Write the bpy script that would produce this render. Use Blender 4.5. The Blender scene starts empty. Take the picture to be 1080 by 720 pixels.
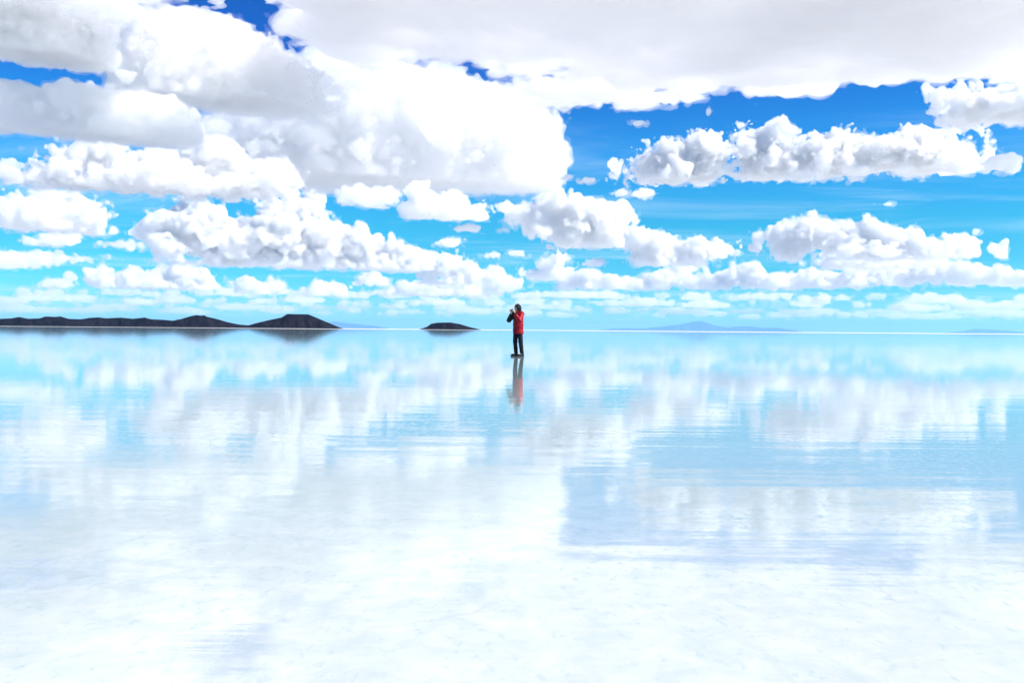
import bpy, bmesh, math, random
import numpy as np
import openvdb
from mathutils import Vector, Matrix, Euler

R = math.radians
scene = bpy.context.scene
COL = scene.collection

# ------------------------------------------------------------------ camera
W, H = 1080.0, 720.0                 # photograph
LENS = 30.0
F = LENS / 36.0 * W                  # focal length in photo pixels
CAM_H = 0.90
PITCH, ROLL = -0.79, 0.46
cam_data = bpy.data.cameras.new("camera")
cam_data.lens = LENS
cam_data.sensor_width = 36.0
cam_data.clip_start = 0.05
cam_data.clip_end = 600000.0
cam = bpy.data.objects.new("view_camera", cam_data)
COL.objects.link(cam)
cam.location = (0, 0, CAM_H)
CAM_ROT = Euler((R(90 + PITCH), 0, 0)).to_matrix() @ Matrix.Rotation(R(ROLL), 3, 'Z')
cam.rotation_euler = CAM_ROT.to_euler()
scene.camera = cam

# ------------------------------------------------------------------ light
SUN_EL, SUN_AZ = 46.0, 110.0         # azimuth clockwise from the view direction (+Y)
world = bpy.data.worlds.new("World")
scene.world = world
world.use_nodes = True
sd = bpy.data.lights.new("sun", 'SUN')
sd.energy = 4.2
sd.angle = R(0.5)
sd.color = (1.0, 0.955, 0.89)
sun = bpy.data.objects.new("sun", sd)
COL.objects.link(sun)
sdir = Vector((math.sin(R(SUN_AZ)) * math.cos(R(SUN_EL)), math.cos(R(SUN_AZ)) * math.cos(R(SUN_EL)), math.sin(R(SUN_EL))))
sun.rotation_euler = sdir.to_track_quat('Z', 'Y').to_euler()
sun.location = sdir * 50

vs = scene.view_settings
vs.view_transform = 'Standard'
vs.look = 'None'
vs.exposure = 0.88
vs.gamma = 1.0
vs.use_curve_mapping = False
cy = scene.cycles
cy.max_bounces = 16
cy.diffuse_bounces = 5
cy.transparent_max_bounces = 40
cy.volume_bounces = 12
cy.use_denoising = True
cy.caustics_reflective = False


class NT:
    """Small helper round a node tree."""
    def __init__(self, tree):
        self.t = tree
        tree.nodes.clear()

    def n(self, kind, **kw):
        node = self.t.nodes.new(kind)
        for k, v in kw.items():
            if k.startswith('i_'):
                node.inputs[k[2:].replace('_', ' ')].default_value = v
            else:
                setattr(node, k, v)
        return node

    def l(self, a, b):
        self.t.links.new(a, b)

    def math(self, op, a, b=None, c=None, clamp=False):
        m = self.t.nodes.new('ShaderNodeMath')
        m.operation = op
        m.use_clamp = clamp
        for i, v in enumerate((a, b, c)):
            if v is None:
                continue
            if isinstance(v, (int, float)):
                m.inputs[i].default_value = v
            else:
                self.l(v, m.inputs[i])
        return m.outputs[0]

    def mixc(self, fac, a, b, blend='MIX'):
        m = self.t.nodes.new('ShaderNodeMix')
        m.data_type = 'RGBA'
        m.blend_type = blend
        for s, v in ((m.inputs[0], fac), (m.inputs[6], a), (m.inputs[7], b)):
            if isinstance(v, (int, float)):
                s.default_value = v
            elif isinstance(v, tuple):
                s.default_value = v if len(v) == 4 else v + (1,)
            else:
                self.l(v, s)
        return m.outputs[2]

    def ramp(self, fac, stops, interp='LINEAR'):
        r = self.t.nodes.new('ShaderNodeValToRGB')
        cr = r.color_ramp
        cr.interpolation = interp
        while len(cr.elements) < len(stops):
            cr.elements.new(0.5)
        for e, (p, c) in zip(cr.elements, stops):
            e.position = p
            e.color = (c, c, c, 1) if isinstance(c, (int, float)) else tuple(c) + (1,)
        self.l(fac, r.inputs[0])
        return r

    def maprange(self, v, a, b, c, d, smooth=False):
        m = self.t.nodes.new('ShaderNodeMapRange')
        m.interpolation_type = 'SMOOTHSTEP' if smooth else 'LINEAR'
        self.l(v, m.inputs[0])
        for i, x in enumerate((a, b, c, d)):
            m.inputs[i + 1].default_value = x
        return m.outputs[0]


def build_world():
    g = NT(world.node_tree)
    out = g.n('ShaderNodeOutputWorld')
    bg = g.n('ShaderNodeBackground')
    sky = g.n('ShaderNodeTexSky', sky_type='NISHITA', sun_disc=False)
    sky.sun_elevation = R(SUN_EL)
    sky.sun_rotation = R(SUN_AZ)
    sky.altitude = 3600
    sky.air_density = 1.0
    sky.dust_density = 0.4
    sky.ozone_density = 2.0
    tc = g.n('ShaderNodeTexCoord')
    sep = g.n('ShaderNodeSeparateXYZ')
    g.l(tc.outputs['Generated'], sep.inputs[0])
    z = g.math('MAXIMUM', sep.outputs['Z'], 0.0)
    # the high, dry air: strongly saturated blue aloft, turquoise lower down
    tint = g.ramp(z, [(0.0, (0.62, 0.98, 1.00)), (0.05, (0.22, 0.98, 1.00)), (0.12, (0.09, 1.02, 1.14)),
                      (0.20, (0.07, 1.0, 1.5)), (0.30, (0.02, 0.52, 1.4)), (0.6, (0.10, 0.5, 1.1))])
    col = g.mixc(1.0, sky.outputs[0], tint.outputs[0], 'MULTIPLY')
    # thin ice cloud on a flat layer high above: streaks in true perspective
    zz = g.math('ADD', z, 0.03)
    px = g.math('DIVIDE', sep.outputs['X'], zz)
    py = g.math('DIVIDE', sep.outputs['Y'], zz)
    cmb = g.n('ShaderNodeCombineXYZ')
    g.l(px, cmb.inputs[0])
    g.l(py, cmb.inputs[1])
    mp = g.n('ShaderNodeMapping')
    mp.inputs['Scale'].default_value = (0.35, 0.8, 1)
    mp.inputs['Rotation'].default_value = (0, 0, R(14))
    g.l(cmb.outputs[0], mp.inputs[0])
    no = g.n('ShaderNodeTexNoise')
    no.inputs['Scale'].default_value = 0.9
    no.inputs['Detail'].default_value = 9
    no.inputs['Roughness'].default_value = 0.62
    no.inputs['Distortion'].default_value = 0.6
    g.l(mp.outputs[0], no.inputs['Vector'])
    veil = g.maprange(no.outputs['Fac'], 0.47, 0.78, 0.0, 1.0, True)
    amt = g.ramp(z, [(0.0, 0.45), (0.07, 0.5), (0.16, 0.35), (0.26, 0.2), (0.4, 0.15)])
    veil = g.math('MULTIPLY', veil, amt.outputs[0])
    col = g.mixc(veil, col, (7.0, 8.6, 9.4))
    g.l(col, bg.inputs[0])
    bg.inputs[1].default_value = 0.069
    g.l(bg.outputs[0], out.inputs[0])


build_world()

# ------------------------------------------------------------------ helpers
def ray(px, py):
    v = Vector(((px - W / 2) / F, -(py - H / 2) / F, -1.0))
    return (CAM_ROT @ v).normalized()


CAM_P = Vector((0, 0, CAM_H))


def ground_at(px, py):
    d = ray(px, py)
    return CAM_P + d * (-CAM_H / d.z)


def at_range(px, py, dist):
    """world point on the ray at horizontal distance dist"""
    d = ray(px, py)
    return CAM_P + d * (dist / math.hypot(d.x, d.y))


def mesh_np(name, verts, quads, smooth=True):
    me = bpy.data.meshes.new(name)
    nv, nq = len(verts), len(quads)
    k = quads.shape[1]
    me.vertices.add(nv)
    me.vertices.foreach_set('co', np.ascontiguousarray(verts, dtype=np.float32).ravel())
    me.loops.add(nq * k)
    me.loops.foreach_set('vertex_index', np.ascontiguousarray(quads, dtype=np.int32).ravel())
    me.polygons.add(nq)
    me.polygons.foreach_set('loop_start', np.arange(0, nq * k, k, dtype=np.int32))
    me.update(calc_edges=True)
    if smooth:
        me.polygons.foreach_set('use_smooth', np.ones(nq, dtype=bool))
    me.validate()
    return me


def mat(name):
    m = bpy.data.materials.new(name)
    m.use_nodes = True
    return m, NT(m.node_tree)


def tag(o, label=None, cat=None, group=None, kind=None):
    if label:
        o['label'] = label
    if cat:
        o['category'] = cat
    if group:
        o['group'] = group
    if kind:
        o['kind'] = kind
    return o


def axis_weights(n, h, wavelength, rng):
    """cubic B-spline weights: n samples spaced h on a random lattice"""
    x = np.arange(n) * h / wavelength + rng.random() + 1.0
    i = np.floor(x).astype(int)
    t = x - i
    m = int(i.max()) + 4
    wts = np.zeros((n, m), dtype=np.float32)
    w = [(1 - t) ** 3 / 6, (3 * t ** 3 - 6 * t ** 2 + 4) / 6, (-3 * t ** 3 + 3 * t ** 2 + 3 * t + 1) / 6, t ** 3 / 6]
    for k in range(4):
        wts[np.arange(n), i + k - 1] = w[k]
    return wts


def lattice_noise(shape, h, wl, rng, stretch=(1, 1, 1)):
    ws = [axis_weights(shape[a], h, wl * stretch[a], rng) for a in range(3)]
    g = rng.uniform(-1, 1, size=tuple(w.shape[1] for w in ws)).astype(np.float32)
    g = np.tensordot(ws[2], g, axes=(1, 2))          # z, X, Y
    g = np.tensordot(ws[1], g, axes=(1, 2))          # y, z, X
    g = np.tensordot(ws[0], g, axes=(1, 2))          # x, y, z
    return g * 2.4


# ------------------------------------------------------------------ clouds
def cloud_material(name, density, albedo=(0.9988, 0.991, 0.995), skin=0.10, aniso=0.35):
    """droplets: a scattering volume inside the cloud's surface, with a faint ragged skin of vapour on it"""
    m, g = mat(name)
    out = g.n('ShaderNodeOutputMaterial')
    v = g.n('ShaderNodeVolumeScatter')
    v.inputs['Color'].default_value = albedo + (1,)
    v.inputs['Density'].default_value = density
    v.inputs['Anisotropy'].default_value = aniso
    g.l(v.outputs[0], out.inputs['Volume'])
    d = g.n('ShaderNodeBsdfDiffuse')
    d.inputs[0].default_value = (0.9, 0.9, 0.91, 1)
    t = g.n('ShaderNodeBsdfTranslucent')
    t.inputs[0].default_value = (0.9, 0.9, 0.91, 1)
    mx = g.n('ShaderNodeMixShader')
    mx.inputs[0].default_value = 0.5
    g.l(d.outputs[0], mx.inputs[1])
    g.l(t.outputs[0], mx.inputs[2])
    tp = g.n('ShaderNodeBsdfTransparent')
    m2 = g.n('ShaderNodeMixShader')
    m2.inputs[0].default_value = 1.0 - skin
    g.l(mx.outputs[0], m2.inputs[1])
    g.l(tp.outputs[0], m2.inputs[2])
    g.l(m2.outputs[0], out.inputs['Surface'])
    return m


CLOUD_MATS = {}


def cloud_mat_for(px_free_path, scale, aniso=0.35):
    """bigger, farther clouds are seen at a coarser scale: their droplets' free path is set in metres from it"""
    d = 1.0 / (px_free_path * scale)
    key = round(math.log(d) * 3)
    if key not in CLOUD_MATS:
        CLOUD_MATS[key] = cloud_material("cloud_vapour", math.exp(key / 3.0), aniso=aniso)
    return CLOUD_MATS[key]


FRINGE_MATS = {}


def fringe_mat_for(px_free_path, scale):
    d = 1.0 / (px_free_path * scale)
    key = round(math.log(d) * 3)
    if key not in FRINGE_MATS:
        m, g = mat("thin_vapour")
        out = g.n('ShaderNodeOutputMaterial')
        v = g.n('ShaderNodeVolumeScatter')
        v.inputs['Color'].default_value = (0.9988, 0.991, 0.995, 1)
        v.inputs['Density'].default_value = math.exp(key / 3.0)
        v.inputs['Anisotropy'].default_value = 0.35
        g.l(v.outputs[0], out.inputs['Volume'])
        FRINGE_MATS[key] = m
    return FRINGE_MATS[key]


def seal(f):
    for a in range(3):
        sl = [slice(None)] * 3
        for e in (0, -1):
            sl[a] = e
            f[tuple(sl)] = np.minimum(f[tuple(sl)], -0.5)


def largest_piece(pts, quads):
    lab = np.arange(len(pts))
    while True:
        m = lab[quads].min(axis=1)
        new = lab.copy()
        for a in range(4):
            np.minimum.at(new, quads[:, a], m)
        new = new[new]
        if np.array_equal(new, lab):
            break
        lab = new
    big = np.bincount(lab).argmax()
    keep = lab == big
    q = quads[keep[quads[:, 0]]]
    idx = np.cumsum(keep) - 1
    return pts[keep], idx[q]


def iso_mesh(name, f, scale, origin, single=False):
    """closed surface where the field f turns positive"""
    grid = openvdb.FloatGrid(3.0)
    grid.copyFromArray(np.ascontiguousarray(np.clip(-f, -3, 3).astype(np.float32)))
    pts, quads = grid.convertToQuads(0.0)
    if len(pts) == 0:
        return None
    if single:
        pts, quads = largest_piece(pts, quads)
    v = pts * scale + origin
    p0, p1, p2 = v[quads[:, 0]], v[quads[:, 1]], v[quads[:, 2]]
    if np.einsum('ij,ij->i', p0, np.cross(p1, p2)).sum() < 0:
        quads = quads[:, ::-1]
    return mesh_np(name, v, quads)


def cloud(label, blobs, base=None, dist=None, alt=1500.0, vox=1.1, seed=0, rough=1.0, name='cloud', depth=0.9, fray=1.0,
          mfp=6.0, group='cumulus clouds over the salt flat', floor_noise=1.0, sag=0.6, wl0=1.15, fringe=1.0, blend=0.16):
    """blobs: (px, py, rx, ry) outlines read off the photograph as directions; dist in metres sets the true size"""
    rng = np.random.default_rng(seed + 1000)
    xs0 = min(b[0] - b[2] for b in blobs)
    xs1 = max(b[0] + b[2] for b in blobs)
    if base is None:
        base = max(b[1] + b[3] for b in blobs)
    cx = (xs0 + xs1) / 2
    if dist is None:
        d = ray(cx, base)
        dist = min(alt / max(d.z / math.hypot(d.x, d.y), 0.004), 90000.0)
    s = dist / F                                      # metres per photo pixel out there
    c = at_range(cx, base, dist)
    az = math.atan2(c.x, c.y)
    fwd = Vector((math.sin(az), math.cos(az), 0))
    right = Vector((math.cos(az), -math.sin(az), 0))
    L = []
    for k, bb in enumerate(blobs):
        px, py, rx, ry = bb[:4]
        d = ray(px, py)
        p = CAM_P + d * ((c - CAM_P).dot(fwd) / d.dot(fwd))
        q = p - c
        rd = (rx * 0.55 + ry * 0.45) * depth
        off = bb[4] if len(bb) > 4 else (rng.random() - 0.5) * 0.5 * rd
        L.append((q.dot(right) / s, off, q.z / s, rx, rd, ry))
    L = np.array(L)
    pad = 6 + 0.32 * np.sqrt(np.max(L[:, 3]) * np.max(L[:, 5]))
    lo = np.array([np.min(L[:, a] - L[:, a + 3]) - pad for a in range(3)])
    hi = np.array([np.max(L[:, a] + L[:, a + 3]) + pad for a in range(3)])
    lo[2] = max(lo[2], -6.0)
    n = np.maximum(((hi - lo) / vox).astype(int) + 1, 4)
    X = (lo[0] + np.arange(n[0]) * vox).astype(np.float32)[:, None, None]
    Y = (lo[1] + np.arange(n[1]) * vox).astype(np.float32)[None, :, None]
    Z = (lo[2] + np.arange(n[2]) * vox).astype(np.float32)[None, None, :]
    rmean = float(np.mean(np.minimum(L[:, 3], L[:, 5])))
    acc = np.zeros(tuple(n), dtype=np.float32)
    k = max(1.0, blend * rmean)
    for (bx, by, bz, rx, rd, ry) in L:
        zz = Z - bz
        zz = np.where(zz < 0, zz * sag, zz)
        q = np.sqrt(((X - bx) / rx) ** 2 + ((Y - by) / rd) ** 2 + (zz / ry) ** 2 + 1e-6)
        dd = (1 - q) * min(rx, ry, rd)
        acc += np.exp(np.clip(dd / k, -40, 40))
    f = np.log(acc + 1e-30) * k
    wl = rmean * wl0
    amp = rmean * 0.54 * rough
    f -= amp * 0.36 + 0.9
    off = 0.0
    while wl > 2.2 * vox:
        nz = lattice_noise(tuple(n), vox, wl, rng)
        nb = np.abs(nz) * 1.5 - 0.45
        f += amp * (0.65 * nb + 0.35 * np.clip(nz, -1, 1) * fray)
        wl *= 0.5
        amp *= 0.80
    # flat condensation level
    fl = Z + 0.0
    fn = lattice_noise((n[0], n[1], 1), vox, max(8.0, rmean * 0.6), rng) * 1.2 * floor_noise + lattice_noise((n[0], n[1], 1), vox, 5.0, rng) * 0.5 * floor_noise
    f = np.minimum(f, (fl + fn) * 0.9)
    fr = None
    if fringe > 0:
        nz = lattice_noise(tuple(n), vox, max(rmean * 0.7, 5.0), rng) + 0.8 * lattice_noise(tuple(n), vox, max(rmean * 0.25, 2.6), rng)
        fr = f + fringe * (rmean * 0.07 + 1.1) * (0.55 + 1.1 * nz)
        seal(fr)
    seal(f)
    me = iso_mesh(name, f, vox * s, lo * s, dist > 55000 or seed == 10)
    if me is None:
        return None
    o = bpy.data.objects.new(name, me)
    o.location = c
    o.rotation_euler = (0, 0, -az)
    COL.objects.link(o)
    me.materials.append(cloud_mat_for(mfp, s))
    tag(o, label, 'cloud', group)
    if fr is not None:
        fm = iso_mesh('vapour_fringe', fr, vox * s, lo * s)
        if fm is not None:
            fm.materials.append(fringe_mat_for(mfp * 5.5, s))
            fo = bpy.data.objects.new('vapour_fringe', fm)
            COL.objects.link(fo)
            fo.parent = o
    return o



def cloud_sheet(label, edge, alt, thick, vox, top_v=-110, mfp=95.0, seed=0):
    """a flat layer overhead whose near and far rims run along the directions in edge (px, py)"""
    rng = np.random.default_rng(seed)
    def on_layer(px, py):
        d = ray(px, py)
        return CAM_P + d * ((alt - CAM_H) / d.z)
    pts = [on_layer(u, v) for u, v in edge] + [on_layer(-90, top_v), on_layer(1170, top_v)]
    x0, x1 = min(p.x for p in pts) - 300, max(p.x for p in pts) + 300
    y0, y1 = min(p.y for p in pts), max(p.y for p in pts) + 300
    n = (int((x1 - x0) / vox), int((y1 - y0) / vox), int(thick * 2.0 / vox))
    X = x0 + np.arange(n[0]) * vox
    Y = y0 + np.arange(n[1]) * vox
    Z = (-0.5 * thick + np.arange(n[2]) * vox).astype(np.float32)
    gx, gy = np.meshgrid(X, Y, indexing='ij')
    P = np.stack([gx, gy, np.full_like(gx, alt - CAM_H)], -1) @ np.array(CAM_ROT)
    u = W / 2 + F * P[..., 0] / -P[..., 2]
    v = H / 2 - F * P[..., 1] / -P[..., 2]
    e = np.interp(u, [p[0] for p in edge], [p[1] for p in edge])
    slope = np.hypot(1.0, np.gradient(e, axis=0) / np.maximum(np.abs(np.gradient(u, axis=0)), 1e-6))
    dpx = (e - v) / slope
    dm = dpx * (np.hypot(gx, gy) / F)                 # about metres inside the rim
    for wl_, am_ in ((900, 150), (420, 110), (200, 95), (95, 95), (48, 62)):
        dm = dm + am_ * lattice_noise((n[0], n[1], 1), vox, wl_, rng)[:, :, 0]
    rim = 0.5 * thick * (1 - np.exp(-np.maximum(dm, 0) / (0.9 * thick))) + np.minimum(dm, 0) * 0.6
    near = np.minimum((gy - y0) / 200.0, 1.0) * 0.5 * thick
    half = np.minimum(rim, near).astype(np.float32)[:, :, None]
    f = half - np.abs(Z[None, None, :] - 0.5 * thick)
    wl, amp = thick * 2.6, thick * 0.20
    while wl > 2.2 * vox:
        nz = lattice_noise(n, vox, wl, rng, stretch=(1.5, 1.5, 0.8))
        f += amp * (0.5 * nz + 0.5 * (np.abs(nz) * 1.5 - 0.45))
        wl *= 0.5
        amp *= 0.5
    for a in range(3):
        sl = [slice(None)] * 3
        for k in (0, -1):
            sl[a] = k
            f[tuple(sl)] = np.minimum(f[tuple(sl)], -5.0)
    c = np.array([(x0 + x1) / 2, (y0 + y1) / 2, alt])
    org = np.array([x0, y0, alt - thick]) - c
    me = iso_mesh('cloud_sheet', f / 10.0, vox, org)
    fr = f + 16.0 + 34.0 * lattice_noise(n, vox, 260, rng) + 30.0 * lattice_noise(n, vox, 90, rng)
    for a in range(3):
        sl = [slice(None)] * 3
        for k in (0, -1):
            sl[a] = k
            fr[tuple(sl)] = -5.0
    fm = iso_mesh('vapour_fringe', fr / 10.0, vox, org)
    fm.materials.append(fringe_mat_for(300.0, 1.0))
    o = bpy.data.objects.new('cloud_sheet', me)
    o.location = c
    COL.objects.link(o)
    me.materials.append(cloud_material("sheet_vapour", 1.0 / mfp, skin=0.05))
    tag(o, label, 'cloud sheet')
    fo = bpy.data.objects.new('vapour_fringe', fm)
    COL.objects.link(fo)
    fo.parent = o
    return o


# ------------------------------------------------------------------ setting
def noise(g, vec, scale, detail=6, rough=0.55, dist=0.0):
    n = g.n('ShaderNodeTexNoise')
    n.inputs['Scale'].default_value = scale
    n.inputs['Detail'].default_value = detail
    n.inputs['Roughness'].default_value = rough
    n.inputs['Distortion'].default_value = dist
    g.l(vec, n.inputs['Vector'])
    return n.outputs['Fac']


def mapping(g, vec, scale, rot=0.0):
    m = g.n('ShaderNodeMapping')
    m.inputs['Scale'].default_value = scale
    m.inputs['Rotation'].default_value = (0, 0, rot)
    g.l(vec, m.inputs['Vector'])
    return m.outputs[0]


def salt_material():
    m, g = mat("dry_salt")
    out = g.n('ShaderNodeOutputMaterial')
    b = g.n('ShaderNodeBsdfPrincipled')
    tc = g.n('ShaderNodeTexCoord')
    f = noise(g, tc.outputs['Object'], 0.02, 5)
    g.l(g.mixc(f, (0.62, 0.61, 0.58), (0.69, 0.67, 0.63)), b.inputs['Base Color'])
    b.inputs['Roughness'].default_value = 0.85
    b.inputs['Specular IOR Level'].default_value = 0.2
    g.l(b.outputs[0], out.inputs[0])
    return m


def wet_material():
    """a film of brine over white salt: salt seen through it, and a surface that mirrors like still water"""
    m, g = mat("wet_salt")
    out = g.n('ShaderNodeOutputMaterial')
    b = g.n('ShaderNodeBsdfPrincipled')
    tc = g.n('ShaderNodeTexCoord')
    ob = tc.outputs['Object']
    crust = noise(g, ob, 6.0, 8, 0.68, 0.4)
    patch = noise(g, mapping(g, ob, (0.10, 0.32, 1), R(8)), 1.0, 6, 0.6, 0.5)
    # ridges where salt plates meet
    wob = g.n('ShaderNodeTexNoise')
    wob.inputs['Scale'].default_value = 1.6
    wob.inputs['Detail'].default_value = 5
    g.l(ob, wob.inputs['Vector'])
    vadd = g.n('ShaderNodeVectorMath', operation='MULTIPLY_ADD')
    g.l(wob.outputs['Color'], vadd.inputs[0])
    vadd.inputs[1].default_value = (0.9, 0.9, 0)
    g.l(ob, vadd.inputs[2])
    vor = g.n('ShaderNodeTexVoronoi', feature='DISTANCE_TO_EDGE')
    vor.inputs['Scale'].default_value = 1.1
    g.l(vadd.outputs[0], vor.inputs['Vector'])
    ridge = g.math('MULTIPLY', g.maprange(vor.outputs['Distance'], 0.0, 0.022, 1, 0, True), g.maprange(noise(g, ob, 0.7, 4), 0.40, 0.62, 0, 1))
    grit = g.maprange(noise(g, mapping(g, ob, (1.0, 0.6, 1), R(-25)), 22.0, 5, 0.7), 0.56, 0.80, 0, 1)
    base = g.mixc(g.maprange(crust, 0.35, 0.65, 0, 1), (0.44, 0.515, 0.50), (0.58, 0.615, 0.595))
    base = g.mixc(g.maprange(patch, 0.45, 0.7, 0, 0.4), base, (0.64, 0.67, 0.65))
    base = g.mixc(g.math('MULTIPLY', ridge, 0.5), base, (0.40, 0.45, 0.44))
    base = g.mixc(g.math('MULTIPLY', grit, 0.85), base, (0.30, 0.42, 0.42))
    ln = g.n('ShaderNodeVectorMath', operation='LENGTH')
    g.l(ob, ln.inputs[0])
    # reflection strength painted into the bed colour: darker and bluer farther out
    refl_darken = g.maprange(g.math('ADD', ln.outputs['Value'], g.math('MULTIPLY', g.math('SUBTRACT', patch, 0.5), 3.0)), 2.4, 5.6, 0.0, 0.62, True)
    refl_darken = g.math('ADD', refl_darken, g.maprange(ln.outputs['Value'], 5.6, 32.0, 0.0, 0.38))
    base = g.mixc(refl_darken, base, (0.26, 0.38, 0.38))
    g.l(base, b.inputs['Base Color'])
    # glassy close to the shore end, faintly ruffled farther out
    out_far = g.maprange(ln.outputs['Value'], 5.0, 45.0, 0.010, 0.032, True)
    g.l(g.math('ADD', out_far, g.math('MULTIPLY', grit, 0.06)), b.inputs['Roughness'])
    b.inputs['IOR'].default_value = 2.1
    streak = noise(g, mapping(g, ob, (0.13, 1.9, 1), R(5)), 1.0, 5, 0.55, 0.3)
    bump1 = g.n('ShaderNodeBump')
    bump1.inputs['Strength'].default_value = 1.0
    bump1.inputs['Distance'].default_value = 0.0021
    g.l(g.math('MULTIPLY', streak, g.maprange(ln.outputs['Value'], 6.5, 16.0, 2.0, 0.45)), bump1.inputs['Height'])
    bump2 = g.n('ShaderNodeBump')
    bump2.inputs['Strength'].default_value = 1.0
    bump2.inputs['Distance'].default_value = 0.0012
    g.l(g.math('ADD', g.math('MULTIPLY', crust, 0.25), g.math('ADD', g.math('MULTIPLY', ridge, 0.08), g.math('MULTIPLY', grit, 0.22))), bump2.inputs['Height'])
    g.l(bump1.outputs[0], bump2.inputs['Normal'])
    g.l(bump2.outputs[0], b.inputs['Normal'])
    g.l(b.outputs[0], out.inputs[0])
    return m


def build_ground():
    s = 200000.0
    me = mesh_np('salt_flat', np.array([(-s, -s, 0), (s, -s, 0), (s, s, 0), (-s, s, 0)]), np.array([[0, 1, 2, 3]]), False)
    o = bpy.data.objects.new('ground', me)
    COL.objects.link(o)
    me.materials.append(salt_material())
    tag(o, 'dry white salt flat running out to the horizon', kind='structure')
    rnd = random.Random(3)
    n = 220
    ph = [rnd.random() * 6.28 for _ in range(8)]
    vs_, fs = [(0, 0, 0.004)], []
    for i in range(n):
        a = 2 * math.pi * i / n
        r = 1150 * (1 + sum(0.15 / (k + 1) * math.sin((k * 3 + 2) * a + ph[k]) for k in range(8)))
        vs_.append((r * math.cos(a), r * math.sin(a), 0.004))
    for i in range(n):
        fs.append((0, 1 + i, 1 + (i + 1) % n))
    me = mesh_np('water', np.array(vs_), np.array(fs), False)
    o = bpy.data.objects.new('water', me)
    COL.objects.link(o)
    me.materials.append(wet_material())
    tag(o, 'shallow mirror of still brine lying over white salt', kind='structure')


def hill_material(name, c0, c1):
    m, g = mat(name)
    out = g.n('ShaderNodeOutputMaterial')
    b = g.n('ShaderNodeBsdfPrincipled')
    tc = g.n('ShaderNodeTexCoord')
    f = noise(g, tc.outputs['Object'], 0.045, 7, 0.65)
    g.l(g.mixc(g.maprange(f, 0.42, 0.62, 0, 1), c0, c1), b.inputs['Base Color'])
    b.inputs['Roughness'].default_value = 0.95
    b.inputs['Specular IOR Level'].default_value = 0.1
    g.l(b.outputs[0], out.inputs[0])
    return m


def hill(name, label, ridge, dist, material, seed=0, slope=2.2, rough=0.34):
    """a ridge whose crest follows the directions in ridge, with a front and a back slope"""
    rng = np.random.default_rng(seed)
    us = np.linspace(ridge[0][0], ridge[-1][0], max(40, int((ridge[-1][0] - ridge[0][0]) * 1.4)))
    vs_ = np.interp(us, [p[0] for p in ridge], [p[1] for p in ridge])
    P = [at_range(u, v, dist) for u, v in zip(us, vs_)]
    hgt = np.maximum(np.array([p.z for p in P]), 0.0)
    c = P[len(P) // 2].copy()
    c.z = 0
    hmax = hgt.max()
    m = 25
    depth = hmax * slope
    t = np.linspace(-1, 1, m)
    nz = lattice_noise((len(us), m, 1), 1.0, 7.0, rng)[:, :, 0] + 0.6 * lattice_noise((len(us), m, 1), 1.0, 3.2, rng)[:, :, 0]
    V = np.zeros((len(us), m, 3))
    for i, p in enumerate(P):
        r = Vector((p.x, p.y, 0)).normalized()
        k = (1 - np.abs(t)) ** 1.15
        z = hgt[i] * (k + rough * nz[i] * k * (1 - k) * 3.0) - 2.0
        V[i, :, 0] = p.x + r.x * t * depth - c.x
        V[i, :, 1] = p.y + r.y * t * depth - c.y
        V[i, :, 2] = z
    ii = np.arange(len(us) - 1)[:, None] * m + np.arange(m - 1)[None, :]
    ii = ii.ravel()
    q = np.stack([ii, ii + m, ii + m + 1, ii + 1], 1)
    me = mesh_np(name, V.reshape(-1, 3), q)
    o = bpy.data.objects.new(name, me)
    o.location = c
    COL.objects.link(o)
    me.materials.append(material)
    tag(o, label, None, None, 'structure')
    return o


build_ground()
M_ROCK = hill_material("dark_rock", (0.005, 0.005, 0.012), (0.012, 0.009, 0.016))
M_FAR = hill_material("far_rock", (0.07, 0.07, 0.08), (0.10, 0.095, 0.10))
hill('hills', 'long dark uneven range along the left horizon',
     [(-40, 336), (0, 335), (12, 334.5), (20, 333), (30, 335), (42, 334.5), (48, 332.5), (58, 333), (64, 332.5), (72, 335), (85, 335.5),
      (95, 334), (104, 333.5), (112, 334.5), (128, 333.8), (140, 335), (152, 333.8), (160, 335.5), (170, 336), (182, 337), (192, 340), (202, 345)], 1900, M_ROCK, 1)
hill('hill', 'dark hill with a low rounded peak joined to the left range',
     [(150, 345), (165, 337.5), (172, 336), (182, 337), (190, 335.5), (200, 332.5), (207, 331), (215, 332), (228, 335), (240, 338.5), (252, 341), (262, 341.8), (280, 345.5)], 1750, M_ROCK, 2)
hill('hill', 'dark flat-topped hill with reddish flanks, tallest on the horizon',
     [(250, 345.5), (268, 340), (285, 336), (297, 333.5), (303, 329.8), (310, 330), (325, 330.2), (332, 333), (345, 338.5), (358, 344), (365, 346.3)], 1600, M_ROCK, 3)
hill('hill', 'small lone dark island hill just left of the person',
     [(440, 346.8), (450, 343.5), (455, 340), (462, 339), (475, 338.8), (485, 340.5), (495, 343.5), (510, 347.2)], 1600, M_ROCK, 4)
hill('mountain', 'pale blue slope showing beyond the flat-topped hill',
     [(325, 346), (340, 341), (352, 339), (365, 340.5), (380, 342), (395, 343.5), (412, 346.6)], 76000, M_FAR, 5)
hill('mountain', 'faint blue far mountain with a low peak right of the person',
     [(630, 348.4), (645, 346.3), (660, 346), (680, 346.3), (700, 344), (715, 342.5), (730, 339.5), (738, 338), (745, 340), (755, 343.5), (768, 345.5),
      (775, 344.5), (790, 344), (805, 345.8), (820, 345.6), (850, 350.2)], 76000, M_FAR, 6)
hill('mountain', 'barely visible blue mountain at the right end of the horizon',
     [(990, 351.3), (1015, 349), (1030, 346.5), (1045, 347.5), (1065, 348.5), (1095, 352.2)], 82000, M_FAR, 7)


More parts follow.
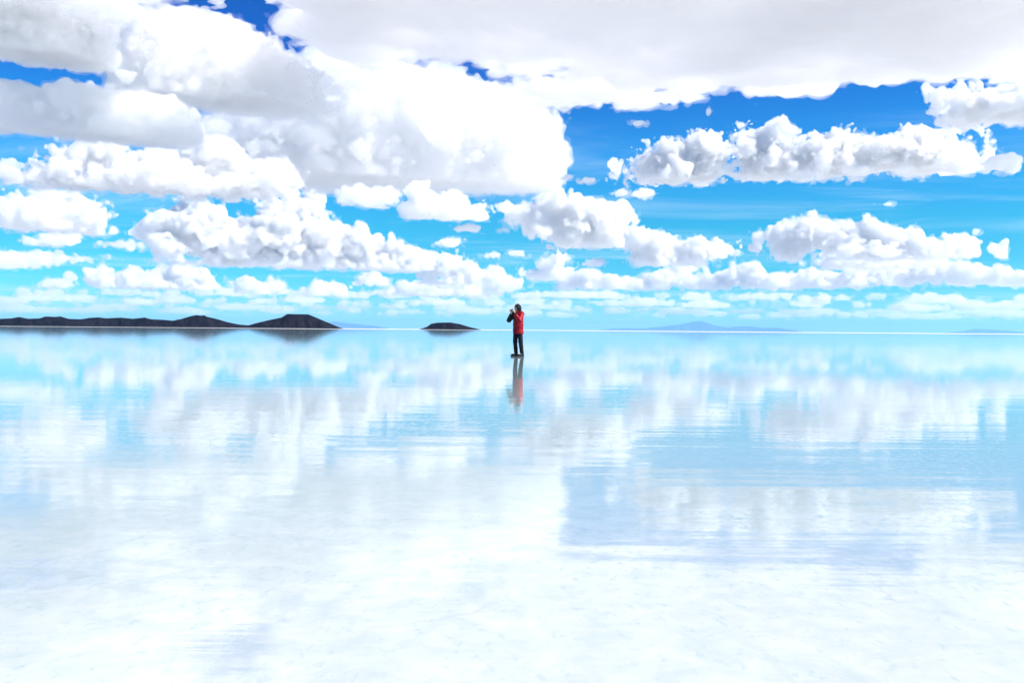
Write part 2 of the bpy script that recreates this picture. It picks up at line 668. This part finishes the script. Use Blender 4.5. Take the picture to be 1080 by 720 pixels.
def build_haze():
    bm = bmesh.new()
    bmesh.ops.create_cube(bm, size=1.0)
    me = bpy.data.meshes.new('haze')
    bm.to_mesh(me)
    bm.free()
    o = bpy.data.objects.new('haze', me)
    COL.objects.link(o)
    top, bot = 900.0, -3.0
    o.scale = (186000, 186000, top - bot)
    o.location = (0, 0, (top + bot) / 2)
    m, g = mat("haze_air")
    out = g.n('ShaderNodeOutputMaterial')
    v = g.n('ShaderNodeVolumePrincipled')
    v.inputs['Color'].default_value = (0.26, 0.62, 1.0, 1)
    v.inputs['Density'].default_value = 1.8e-5
    v.inputs['Anisotropy'].default_value = 0.1
    g.l(v.outputs[0], out.inputs['Volume'])
    me.materials.append(m)
    tag(o, 'thin blue haze lying low over the salt flat', None, None, 'stuff')


build_haze()

# ------------------------------------------------------------------ the clouds
cloud_sheet('broad pale grey cloud sheet across the top of the sky with a ragged lower edge',
            [(-90, 20), (0, 12), (60, 10), (120, 10), (150, 6), (165, 1), (180, -3), (262, -6), (274, 0), (292, 18), (308, 34), (324, 50), (338, 66), (360, 78), (400, 82),
             (440, 74), (480, 71), (530, 74), (560, 82), (600, 94), (645, 106), (662, 108), (680, 101), (720, 103), (760, 99), (800, 95), (840, 88),
             (860, 84), (900, 78), (930, 80), (960, 80), (985, 86), (1010, 89), (1050, 88), (1170, 82)], 2600, 360, 15)
#   label, blobs, base row, options
NEAR = [
 ('big flat-bottomed white cloud reaching furthest right of the left-hand mass',
  [(380, 135, 70, 55), (330, 150, 80, 45), (440, 142, 70, 48), (500, 146, 60, 46), (542, 150, 36, 40), (572, 141, 10, 11), (565, 170, 18, 22), (470, 124, 52, 24),
   (275, 148, 70, 34), (380, 88, 40, 26), (345, 72, 34, 26)], 194, dict(seed=5, wl0=0.6, rough=0.5, blend=0.45, vox=1.6, mfp=13, dist=12500)),
 ('tall grey-shouldered cloud below the blue gap at the top left',
  [(185, 56, 48, 42), (165, 56, 28, 36), (228, 60, 46, 37), (270, 82, 46, 33), (302, 95, 44, 26), (240, 88, 70, 28)], 112, dict(seed=6, wl0=0.6, rough=0.5, blend=0.3, vox=1.6, mfp=10, dist=8200)),
 ('dark grey cloud touching the left edge above the two blue gaps',
  [(40, 42, 55, 26), (80, 50, 40, 20), (5, 45, 40, 24)], 62, dict(seed=7, wl0=0.6, rough=0.5, blend=0.3, vox=1.5, mfp=5.5, dist=7600)),
 ('pale upright cloud between the dark grey cloud and the grey-shouldered one',
  [(132, 36, 26, 32), (138, 70, 18, 18), (105, 18, 34, 14), (150, 82, 24, 12)], 94, dict(seed=8, wl0=0.6, rough=0.5, blend=0.3, vox=1.5, mfp=5.5, dist=9000)),
 ('long grey loaf-shaped cloud at the left with a bright right end',
  [(5, 112, 38, 22), (55, 125, 40, 18), (108, 124, 48, 24), (150, 125, 52, 24), (185, 132, 22, 17)], 145, dict(seed=9, wl0=0.6, rough=0.5, blend=0.3, vox=1.5, mfp=8)),
 ('small bright puff in the blue gap on top of the grey loaf-shaped cloud',
  [(75, 93, 14, 6), (95, 90, 7, 5), (38, 97, 8, 5)], 99, dict(seed=10, dist=11000)),
 ('lumpy row of cumulus lying on a long flat mauve base at the left',
  [(15, 186, 15, 10), (44, 180, 22, 13), (80, 170, 30, 18), (105, 162, 28, 20), (130, 172, 24, 18), (165, 168, 26, 16), (190, 180, 40, 16), (232, 165, 30, 18), (250, 178, 45, 20),
   (295, 184, 28, 14), (90, 190, 70, 11), (180, 193, 90, 9), (260, 194, 55, 9)], 203, dict(seed=11, mfp=4.4)),
 ('white-shouldered cloud with a grey left half at the left edge',
  [(30, 218, 34, 16), (82, 222, 30, 21), (50, 228, 50, 14), (8, 224, 22, 15), (40, 206, 14, 8)], 243, dict(seed=12, mfp=4.4)),
 ('low cap-shaped cloud below the white-shouldered one at the left',
  [(58, 251, 22, 7), (73, 250, 14, 7), (38, 255, 12, 4)], 259, dict(seed=13, mfp=3.6)),
 ('towering part of the long stepped cloud left of centre',
  [(160, 242, 20, 12), (205, 222, 22, 20), (200, 236, 34, 18), (232, 236, 32, 20), (175, 238, 20, 15), (290, 218, 24, 15), (325, 216, 24, 16), (300, 240, 42, 22), (340, 248, 38, 24), (255, 252, 60, 20),
   (330, 262, 50, 16)], 280, dict(seed=14, mfp=3.6)),
 ('lower step of the long cloud with a bright cap left of centre',
  [(372, 258, 26, 20), (392, 252, 15, 14), (410, 266, 30, 18), (440, 272, 28, 13), (360, 272, 26, 10)], 284, dict(seed=15, mfp=3.6)),
 ('tail end of the long stepped cloud nearest the person',
  [(470, 276, 28, 13), (490, 284, 26, 13), (455, 286, 18, 8), (520, 290, 24, 10)], 300, dict(seed=16, mfp=3.6)),
 ('lens-shaped cloud hanging under the big white cloud',
  [(390, 205, 32, 11), (370, 203, 20, 9), (408, 203, 20, 9)], 217, dict(seed=17, mfp=9, rough=0.7)),
 ('wedge-shaped white cloud tapering right under the big white cloud',
  [(450, 211, 22, 17), (440, 203, 16, 13), (470, 215, 30, 15), (495, 221, 26, 9), (435, 220, 18, 9)], 231, dict(seed=18, mfp=5.5, rough=0.8)),
 ('billowing cloud with a grey left side upper of the pair right of centre',
  [(555, 225, 22, 13), (590, 217, 26, 16), (615, 220, 30, 17), (645, 222, 26, 13), (665, 222, 9, 9), (605, 240, 38, 17), (640, 246, 26, 14), (540, 231, 12, 5)], 261, dict(seed=19, mfp=4.4)),
 ('ragged cloud lower of the pair right of centre with a tail to the right',
  [(672, 250, 20, 13), (692, 258, 22, 20), (680, 272, 22, 9), (735, 258, 26, 11), (755, 260, 14, 7), (712, 270, 38, 9)], 280, dict(seed=20, mfp=3.6)),
 ('leaning tower cloud just above the low bank right of the person',
  [(592, 271, 14, 8), (578, 280, 18, 12), (567, 288, 16, 8), (590, 286, 18, 9)], 296, dict(seed=21, mfp=3.6)),
 ('bright crisp row of cumulus across the upper right sky',
  [(690, 174, 34, 14), (712, 168, 34, 20), (742, 162, 30, 24), (780, 142, 16, 9), (798, 152, 22, 14), (812, 166, 34, 22), (855, 166, 40, 22), (875, 160, 22, 18), (915, 164, 30, 14), (955, 160, 38, 17), (985, 160, 28, 16),
   (1012, 164, 18, 21), (990, 174, 40, 12)], 188, dict(seed=1, mfp=3.6, rough=1.1, dist=13500)),
 ('small puff at the right end of the bright cumulus row',
  [(1055, 172, 18, 9), (1068, 170, 12, 9)], 183, dict(seed=22, mfp=3.6)),
 ('torn white cloud hanging at the right edge below the cloud sheet',
  [(1010, 104, 26, 14), (1040, 106, 36, 18), (1075, 108, 36, 20), (1000, 116, 12, 7), (1110, 105, 30, 18)], 128, dict(seed=23, mfp=4.4, rough=1.25, floor_noise=4.0, dist=12500)),
 ('broad low cumulus at the right with hollow grey middle',
  [(800, 250, 12, 10), (830, 246, 26, 14), (855, 240, 26, 14), (880, 244, 30, 14), (912, 240, 9, 12), (925, 250, 30, 13), (955, 252, 30, 13), (985, 260, 30, 11), (1008, 262, 16, 8), (835, 262, 26, 10),
   (940, 266, 60, 8)], 274, dict(seed=24, mfp=3.6)),
 ('flat lower shelf beneath the broad low cumulus at the right',
  [(890, 272, 30, 8), (930, 276, 40, 8), (965, 274, 40, 7), (870, 277, 16, 5)], 283, dict(seed=25, mfp=3.0)),
 ('small lone puff in the blue at the far right',
  [(1050, 260, 8, 6), (1058, 258, 6, 7), (1055, 270, 8, 4)], 272, dict(seed=26, mfp=3.0)),
 ('knobbly cloud row above the dark range, the one with a humped middle',
  [(100, 288, 14, 9), (115, 295, 22, 8), (150, 292, 20, 8), (188, 286, 16, 12), (200, 290, 26, 12), (215, 295, 18, 9), (165, 299, 40, 6)], 304, dict(seed=27, mfp=3.0)),
 ('small humped cloud above the flat-topped hill, left of its peak',
  [(258, 298, 18, 9), (280, 302, 26, 8)], 310, dict(seed=28, mfp=3.0)),
 ('little two-peaked cloud above the left range near the left edge',
  [(73, 290, 8, 7), (62, 297, 18, 6), (50, 300, 12, 4)], 304, dict(seed=29, mfp=3.0)),
 ('small domed cloud between the two dark island hills',
  [(390, 292, 16, 8), (402, 296, 14, 6), (380, 296, 10, 5)], 302, dict(seed=30, mfp=3.0)),
 ('grey-bellied low cloud right above the flat-topped hill',
  [(340, 302, 22, 7), (360, 304, 16, 6), (325, 306, 14, 5)], 312, dict(seed=31, mfp=3.0)),
 ('pale thin bank at the left edge under the cap-shaped cloud',
  [(15, 271, 36, 7), (45, 268, 26, 4), (-5, 276, 26, 6), (38, 281, 7, 3), (75, 272, 34, 3)], 283, dict(seed=32, mfp=5.5)),
 ('low shelf of cloud stretching left under the stepped cloud',
  [(215, 262, 50, 4), (270, 273, 50, 6), (200, 276, 34, 2.5), (330, 280, 24, 3), (130, 257, 30, 3)], 283, dict(seed=33, mfp=3.6)),
 ('long low white bank to the right of the person',
  [(610, 293, 30, 9), (650, 297, 40, 8), (700, 292, 26, 10), (720, 286, 20, 8), (740, 296, 36, 8), (680, 300, 40, 5)], 305, dict(seed=34, mfp=3.0)),
 ('hazy bright bank at the right below the broad low cumulus',
  [(770, 290, 26, 10), (790, 284, 20, 8), (820, 294, 50, 9), (880, 292, 50, 8), (940, 290, 50, 9), (990, 285, 40, 10), (1040, 290, 40, 9), (1085, 292, 30, 9)], 303, dict(seed=35, mfp=3.6)),
 ('pale bank just left of the person above the small island hill',
  [(440, 302, 40, 7), (490, 300, 40, 8), (530, 297, 30, 9), (470, 308, 50, 5), (415, 308, 30, 4)], 312, dict(seed=36, mfp=3.6)),
]
for lab, blobs, base, kw in NEAR:
    if kw['seed'] >= 11:
        blobs = [(x, y + 0.06 * ry, rx * 0.9, ry * 0.93) for x, y, rx, ry in blobs]
    cloud(lab, blobs, base, **kw)

WISP = [((475, 255, 14, 5), 'small flat puff left of the person below the wedge-shaped cloud'), ((495, 240, 16, 3.5), 'thin white fleck above the small flat puff left of centre'),
        ((595, 115, 7, 3), 'tiny white fleck under the cloud sheet right of the big white cloud'), ((674, 129, 9, 3), 'tiny slanting fleck above the left end of the bright cumulus row'),
        ((747, 118, 3, 4), 'tiny upright fleck between cloud sheet and bright cumulus row'), ((598, 187, 8, 3), 'tiny fleck right of the flat-bottomed big cloud'),
        ((620, 190, 11, 3), 'thin fleck above the billowing cloud right of centre'), ((679, 204, 13, 4), 'small flat puff above the pair right of centre'),
        ((655, 203, 10, 3), 'thin fleck touching the small flat puff above the pair'), ((628, 276, 13, 4), 'small oval puff right of the leaning tower cloud'),
        ((777, 266, 5, 4), 'tiny round puff right of the ragged cloud tail'), ((545, 266, 11, 3), 'thin fleck left of the leaning tower cloud'),
        ((520, 268, 9, 3), 'small fleck above the tail of the stepped cloud'), ((936, 215, 6, 1.6), 'tiny streak in the open blue at the right'),
        ((845, 183, 16, 4), 'loose white shred below the bright cumulus row'), ((902, 188, 8, 3), 'small loose shred under the middle of the bright cumulus row')]
for k, (b, lab) in enumerate(WISP):
    x, y, rx, ry = b
    cloud(lab, [(x, y, rx, ry), (x - rx * 0.4, y + ry * 0.3, rx * 0.7, ry * 0.7), (x + rx * 0.35, y - ry * 0.2, rx * 0.5, ry * 0.9)], y + ry + 1, seed=60 + k, vox=0.9, mfp=4, floor_noise=1.5)

# crowded far band low over the horizon
rnd = random.Random(17)
for k in range(120):
    row = k % 4
    px = -20 + (k * 61.8 * 1.9 + rnd.random() * 30) % 1120
    hz = 347.7 + (px - 540) * 0.00803
    py = hz - [15, 20, 26, 33][row] - rnd.random() * 4
    wd = rnd.uniform(10, 40)
    blobs = []
    for j in range(rnd.randint(4, 7)):
        blobs.append((px + rnd.uniform(-1, 1) * wd * 0.8, py - rnd.random() * 2.5, rnd.uniform(0.2, 0.45) * wd, rnd.uniform(1.3, 3.2) + 0.6 * row))
    cloud('flat little cloud in the crowded pale band low over the horizon', blobs, py + 2.5, seed=200 + k, vox=1.0, mfp=6,
          dist=[86000, 76000, 68000, 62000][row], group='far clouds in the low band', rough=0.9)


# ------------------------------------------------------------------ the person
class Field:
    """a body grown as one surface from tapered limbs blended where they meet"""
    def __init__(self, lo, hi, vox):
        self.lo = np.array(lo, dtype=np.float32)
        self.vox = vox
        self.n = ((np.array(hi) - self.lo) / vox).astype(int) + 1
        self.f = np.full(tuple(self.n), 1.0, dtype=np.float32)

    def window(self, p0, p1, pad):
        a = np.minimum(p0, p1) - pad
        b = np.maximum(p0, p1) + pad
        i0 = np.clip(((a - self.lo) / self.vox).astype(int), 0, self.n - 1)
        i1 = np.clip(((b - self.lo) / self.vox).astype(int) + 2, 1, self.n)
        ax = [self.lo[k] + np.arange(i0[k], i1[k], dtype=np.float32) * self.vox for k in range(3)]
        return tuple(slice(i0[k], i1[k]) for k in range(3)), ax[0][:, None, None], ax[1][None, :, None], ax[2][None, None, :]

    def put(self, sl, d, k, cut=False):
        a = self.f[sl]
        if cut:
            self.f[sl] = np.maximum(a, -d)
            return
        h = np.clip(0.5 + 0.5 * (a - d) / k, 0, 1)
        self.f[sl] = a * (1 - h) + d * h - k * h * (1 - h)

    def limb(self, p0, p1, r0, r1, k=0.02, flat=(1, 1, 1)):
        """tapered limb; flat squeezes the section along x, y or z"""
        p0, p1 = np.array(p0, dtype=np.float32), np.array(p1, dtype=np.float32)
        m = max(r0, r1) * 1.6 + 3 * k
        sl, X, Y, Z = self.window(p0, p1, m)
        d = p1 - p0
        L2 = max(float((d / flat) @ (d / flat)), 1e-9)
        t = ((X - p0[0]) * d[0] / flat[0] ** 2 + (Y - p0[1]) * d[1] / flat[1] ** 2 + (Z - p0[2]) * d[2] / flat[2] ** 2) / L2
        t = np.clip(t, 0, 1)
        q = np.sqrt(((X - p0[0] - t * d[0]) / flat[0]) ** 2 + ((Y - p0[1] - t * d[1]) / flat[1]) ** 2 + ((Z - p0[2] - t * d[2]) / flat[2]) ** 2)
        self.put(sl, q - (r0 + (r1 - r0) * t), k)

    def ball(self, c, r, k=0.015, cut=False):
        """ellipsoid with radii r"""
        c, r = np.array(c, dtype=np.float32), np.array(r, dtype=np.float32)
        sl, X, Y, Z = self.window(c - r, c + r, 3 * k + 0.02)
        q = np.sqrt(((X - c[0]) / r[0]) ** 2 + ((Y - c[1]) / r[1]) ** 2 + ((Z - c[2]) / r[2]) ** 2 + 1e-9)
        self.put(sl, (q - 1) * float(np.min(r)), k, cut)

    def clip_below(self, z, hi=False):
        Z = self.lo[2] + np.arange(self.n[2], dtype=np.float32) * self.vox
        e = (Z - z if hi else z - Z)[None, None, :]
        self.f = np.maximum(self.f, e)

    def wrinkle(self, wl, amp, seed, stretch=(1, 1, 1)):
        self.f += amp * lattice_noise(tuple(self.n), self.vox, wl, np.random.default_rng(seed), stretch)

    def build(self, name, material, parent, smooth=True):
        for a in range(3):
            sl = [slice(None)] * 3
            for e in (0, -1):
                sl[a] = e
                self.f[tuple(sl)] = np.maximum(self.f[tuple(sl)], 0.01)
        g = openvdb.FloatGrid(1.0)
        g.copyFromArray(np.ascontiguousarray(self.f))
        pts, quads = g.convertToQuads(0.0)
        v = pts * self.vox + self.lo
        p0, p1, p2 = v[quads[:, 0]], v[quads[:, 1]], v[quads[:, 2]]
        if np.einsum('ij,ij->i', p0, np.cross(p1, p2)).sum() < 0:
            quads = quads[:, ::-1]
        o = bpy.data.objects.new(name, mesh_np(name, v, quads, smooth))
        COL.objects.link(o)
        o.parent = parent
        o.data.materials.append(material)
        return o


def cloth(name, c0, c1, rough=0.8, scale=60.0):
    m, g = mat(name)
    out = g.n('ShaderNodeOutputMaterial')
    b = g.n('ShaderNodeBsdfPrincipled')
    tc = g.n('ShaderNodeTexCoord')
    f = noise(g, tc.outputs['Object'], scale, 4, 0.6)
    g.l(g.mixc(f, c0, c1), b.inputs['Base Color'])
    b.inputs['Roughness'].default_value = rough
    b.inputs['Specular IOR Level'].default_value = 0.25
    bp = g.n('ShaderNodeBump')
    bp.inputs['Strength'].default_value = 0.3
    bp.inputs['Distance'].default_value = 0.004
    g.l(f, bp.inputs['Height'])
    g.l(bp.outputs[0], b.inputs['Normal'])
    g.l(b.outputs[0], out.inputs[0])
    return m


def build_person():
    V = lambda *a: np.array(a, dtype=float)
    foot = ground_at(546.2, 375.6)
    root = bpy.data.objects.new('person', None)
    COL.objects.link(root)
    root.location = (foot.x, foot.y, 0.004)
    root.rotation_euler = (0, 0, R(-48) - math.atan2(foot.x, foot.y))
    k = (foot.y / F) * 54.8 / 1.76
    root.scale = (k, k, k)
    tag(root, 'person in red jacket and black trousers standing on the mirror, hands raised to the face', 'person')
    skin = cloth('skin', (0.42, 0.25, 0.18), (0.50, 0.31, 0.23), 0.55, 40)
    red = cloth('red_shell', (0.30, 0.005, 0.011), (0.39, 0.007, 0.015), 0.55, 30)
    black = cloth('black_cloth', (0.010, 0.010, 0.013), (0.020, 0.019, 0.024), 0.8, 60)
    navy = cloth('dark_trouser_cloth', (0.008, 0.008, 0.014), (0.016, 0.015, 0.024), 0.85, 80)
    boot = cloth('boot_rubber', (0.010, 0.010, 0.011), (0.018, 0.018, 0.018), 0.5, 40)
    lo, hi = (-0.50, -0.46, -0.02), (0.50, 0.30, 1.82)
    # joints; the person faces -Y
    sh = {-1: V(-0.185, 0.0, 1.43), 1: V(0.185, 0.0, 1.43)}
    el = {-1: V(-0.315, -0.135, 1.215), 1: V(0.275, -0.17, 1.205)}
    wr = {-1: V(-0.115, -0.225, 1.425), 1: V(0.115, -0.235, 1.42)}
    hip = {-1: V(-0.09, 0.0, 0.91), 1: V(0.09, 0.0, 0.91)}
    kn = {-1: V(-0.105, -0.035, 0.49), 1: V(0.115, 0.015, 0.49)}
    an = {-1: V(-0.115, 0.02, 0.09), 1: V(0.135, 0.06, 0.09)}
    head = V(0, -0.045, 1.625)
    # ---- body: one continuous surface
    b = Field(lo, hi, 0.0045)
    b.ball(head, (0.074, 0.092, 0.110), 0.01)
    b.ball(head + V(0, -0.030, -0.060), (0.056, 0.062, 0.055), 0.03)       # jaw
    b.ball(head + V(0, -0.097, -0.012), (0.012, 0.020, 0.020), 0.012)      # nose
    b.limb(head + V(0, -0.088, 0.016), head + V(0, -0.094, -0.004), 0.007, 0.010, 0.01)
    for sx in (-1, 1):
        b.ball(head + V(sx * 0.031, -0.092, 0.010), (0.014, 0.010, 0.009), 0.004, cut=True)   # eye socket
        b.ball(head + V(sx * 0.031, -0.078, 0.010), (0.012, 0.012, 0.012), 0.002)             # eyeball
        b.limb(head + V(sx * 0.016, -0.090, 0.028), head + V(sx * 0.046, -0.080, 0.028), 0.006, 0.005, 0.006)  # brow
        b.ball(head + V(sx * 0.076, 0.005, -0.005), (0.010, 0.020, 0.030), 0.006)             # ear
    b.limb(head + V(-0.022, -0.089, -0.052), head + V(0.022, -0.089, -0.052), 0.006, 0.006, 0.005)   # lips
    b.limb(head + V(-0.020, -0.096, -0.051), head + V(0.020, -0.096, -0.051), 0.002, 0.002, 0.001)
    b.limb(V(0, 0.005, 1.44), head + V(0, 0.02, -0.07), 0.058, 0.054, 0.03)
    b.limb(V(-0.10, 0, 1.40), V(0.10, 0, 1.40), 0.095, 0.095, 0.05, (1, 0.95, 0.8))
    b.limb(V(0, 0, 1.34), V(0, 0.005, 1.10), 0.165, 0.135, 0.05, (1, 0.68, 1))
    b.limb(V(0, 0.005, 1.10), V(0, 0.01, 0.93), 0.135, 0.155, 0.05, (1, 0.70, 1))
    for sx in (-1, 1):
        b.limb(sh[sx], el[sx], 0.054, 0.042, 0.03)
        b.limb(el[sx], wr[sx], 0.043, 0.027, 0.02)
        b.limb(hip[sx], kn[sx], 0.088, 0.056, 0.04)
        b.limb(kn[sx], an[sx], 0.056, 0.036, 0.02)
        b.limb(an[sx], an[sx] + V(0, -0.15, -0.055), 0.036, 0.026, 0.02)
        # hand: palm beside the camera, fingers curled round it, thumb under it
        w = wr[sx]
        palm = V(sx * 0.078, -0.245, 1.505)
        b.limb(w, palm, 0.025, 0.030, 0.015, (0.75, 1, 1))
        b.limb(palm + V(0, 0.014, 0.01), palm + V(0, -0.030, 0.012), 0.026, 0.024, 0.012, (0.6, 1, 1))
        for j, (dz, ln) in enumerate(((0.052, 0.92), (0.034, 1.0), (0.014, 0.95), (-0.006, 0.78))):
            q0 = palm + V(sx * 0.002, -0.034 + 0.003 * j, dz * 0.8 + 0.004)
            q1 = q0 + V(sx * 0.004, -0.034 * ln, 0.006)
            q2 = q1 + V(-sx * 0.022 * ln, -0.012 * ln, 0.002)
            q3 = q2 + V(-sx * 0.018 * ln, 0.006, -0.002)
            b.limb(q0, q1, 0.0092, 0.0085, 0.004)
            b.limb(q1, q2, 0.0085, 0.0080, 0.003)
            b.limb(q2, q3, 0.0080, 0.0070, 0.003)
        t0 = palm + V(-sx * 0.006, 0.012, -0.018)
        t1 = t0 + V(-sx * 0.024, -0.010, 0.010)
        t2 = t1 + V(-sx * 0.016, -0.014, 0.016)
        b.limb(t0, t1, 0.0115, 0.0100, 0.006)
        b.limb(t1, t2, 0.0100, 0.0085, 0.003)
    b.build('body', skin, root)
    # ---- red jacket body and upper sleeves
    j = Field(lo, hi, 0.007)
    j.limb(V(-0.115, 0.0, 1.405), V(0.115, 0.0, 1.405), 0.115, 0.115, 0.05, (1, 1, 0.8))
    j.limb(V(0, 0, 1.33), V(0, 0.005, 1.08), 0.204, 0.186, 0.05, (1, 0.78, 1))
    j.limb(V(0, 0.005, 1.08), V(0, 0.01, 0.74), 0.186, 0.206, 0.05, (1, 0.80, 1))
    j.limb(V(0, 0.0, 1.42), V(0, 0.0, 1.52), 0.10, 0.078, 0.03)
    for sx in (-1, 1):
        j.limb(sh[sx], el[sx], 0.086, 0.072, 0.035)
        e2 = 0.22 if sx < 0 else 0.93
        j.limb(el[sx], el[sx] * (1 - e2) + wr[sx] * e2, 0.072, 0.068 if sx < 0 else 0.047, 0.03)
    j.clip_below(0.755)
    j.wrinkle(0.09, 0.009, 3, (1, 1, 0.55))
    j.wrinkle(0.035, 0.004, 4, (1.3, 1.3, 0.6))
    jk = j.build('jacket', red, root)
    # zip down the front
    z = Field((-0.03, -0.30, 0.74), (0.03, -0.02, 1.50), 0.0045)
    z.limb(V(0, -0.160, 0.77), V(0, -0.145, 1.10), 0.010, 0.010, 0.01)
    z.limb(V(0, -0.145, 1.10), V(0, -0.158, 1.30), 0.010, 0.010, 0.01)
    z.limb(V(0, -0.158, 1.30), V(0, -0.112, 1.44), 0.010, 0.010, 0.01)
    z.build('zip', black, jk)
    # red jacket's shade painted as black pieces: shoulders, one sleeve; and a black cuff
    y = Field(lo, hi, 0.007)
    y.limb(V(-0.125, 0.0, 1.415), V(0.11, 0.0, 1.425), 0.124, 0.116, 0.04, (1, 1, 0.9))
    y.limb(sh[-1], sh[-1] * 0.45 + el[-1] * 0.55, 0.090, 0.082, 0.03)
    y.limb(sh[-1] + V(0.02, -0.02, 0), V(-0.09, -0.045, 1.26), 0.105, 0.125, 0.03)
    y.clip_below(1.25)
    y.build('shoulder_shade', black, jk)
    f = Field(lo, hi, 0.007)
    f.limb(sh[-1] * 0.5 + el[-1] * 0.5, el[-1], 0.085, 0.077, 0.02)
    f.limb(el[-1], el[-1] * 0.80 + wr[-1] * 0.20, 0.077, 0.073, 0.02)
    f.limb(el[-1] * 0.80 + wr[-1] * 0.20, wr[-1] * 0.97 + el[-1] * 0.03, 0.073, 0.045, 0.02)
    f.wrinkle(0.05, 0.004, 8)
    f.build('shaded_sleeve', black, jk)
    f = Field(lo, hi, 0.006)
    f.limb(wr[1] * 0.86 + el[1] * 0.14, wr[1] * 0.99 + el[1] * 0.01, 0.053, 0.047, 0.01)
    f.build('cuff', black, jk)
    # ---- trousers
    t = Field(lo, hi, 0.007)
    t.limb(V(-0.05, 0.01, 0.90), V(0.05, 0.01, 0.90), 0.135, 0.135, 0.04, (1, 0.92, 1))
    for sx in (-1, 1):
        t.limb(hip[sx], kn[sx], 0.092, 0.076, 0.025)
        t.limb(kn[sx], an[sx] + V(0, 0, 0.0), 0.076, 0.062, 0.015)
    t.clip_below(0.075)
    t.clip_below(1.00, hi=True)
    t.wrinkle(0.08, 0.005, 11, (1.2, 1.2, 0.5))
    t.wrinkle(0.03, 0.0018, 12, (1.5, 1.5, 0.6))
    t.build('trousers', navy, root)
    for sx in (-1, 1):
        s_ = Field(lo, hi, 0.006)
        a = an[sx]
        ox = sx * 0.022
        s_.limb(a + V(0, 0.01, 0.06), a + V(0, 0.015, -0.03), 0.056, 0.052, 0.02)
        s_.limb(a + V(0, 0.03, -0.045), a + V(ox, -0.165, -0.050), 0.050, 0.044, 0.03, (1, 1, 0.85))
        s_.clip_below(0.0)
        bt = s_.build('boot', boot, root)
        so = Field(lo, hi, 0.005)
        so.limb(V(a[0], a[1] + 0.035, 0.012), V(a[0] + ox, a[1] - 0.170, 0.012), 0.054, 0.049, 0.01, (1, 1, 0.28))
        so.clip_below(0.0)
        so.build('sole', boot, bt)
    # ---- black hood drawn over the head
    h = Field(lo, hi, 0.006)
    h.ball(head + V(0, 0.022, 0.018), (0.108, 0.122, 0.132), 0.02)
    h.limb(head + V(0, 0.045, -0.03), V(0, 0.03, 1.45), 0.105, 0.115, 0.05, (1, 0.8, 1))
    h.ball(head + V(0, -0.125, -0.020), (0.074, 0.105, 0.104), 0.01, cut=True)
    h.wrinkle(0.05, 0.003, 21)
    h.build('hood', black, root)
    # ---- camera in the hands: a thing of its own
    c = bpy.data.objects.new('camera', None)
    COL.objects.link(c)
    rot = Matrix.Rotation(root.rotation_euler.z, 3, 'Z')
    c.location = Vector(root.location) + rot @ (Vector((0, -0.262, 1.515)) * k)
    c.rotation_euler = root.rotation_euler
    c.scale = (k, k, k)
    tag(c, 'small grey camera held up in both hands before the face', 'camera')
    grey = cloth('grey_metal', (0.42, 0.43, 0.45), (0.48, 0.49, 0.50), 0.35, 20)
    cb = Field((-0.08, -0.06, -0.01), (0.08, 0.06, 0.10), 0.0025)
    sl, X, Y, Z = cb.window(V(-0.075, -0.055, -0.008), V(0.075, 0.055, 0.095), 0.0)
    box = lambda x, yy, z, hx, hy, hz, r: np.sqrt(np.maximum(np.abs(X - x) - hx + r, 0) ** 2 + np.maximum(np.abs(Y - yy) - hy + r, 0) ** 2 + np.maximum(np.abs(Z - z) - hz + r, 0) ** 2) - r
    cb.put(sl, box(0, 0, 0.036, 0.056, 0.016, 0.034, 0.007), 0.001)
    cb.put(sl, box(0, 0.002, 0.074, 0.018, 0.013, 0.008, 0.004), 0.004)
    cb.put(sl, box(0.038, 0, 0.073, 0.008, 0.008, 0.005, 0.003), 0.001)
    cb.build('camera_body', grey, c)
    ln = Field((-0.05, -0.09, -0.01), (0.05, 0.0, 0.09), 0.0025)
    sl, X, Y, Z = ln.window(V(-0.045, -0.085, -0.008), V(0.045, -0.002, 0.085), 0.0)
    rr = np.sqrt(X ** 2 + (Z - 0.034) ** 2)
    ln.put(sl, np.maximum(rr - 0.026, np.abs(Y + 0.030) - 0.018) + 0 * Y, 0.001)
    ln.put(sl, np.maximum(rr - 0.022, np.abs(Y + 0.052) - 0.008) + 0 * Y, 0.001)
    ln.ball((0, -0.066, 0.034), (0.017, 0.012, 0.017), 0.001, cut=True)
    ln.build('lens', black, c)


build_person()
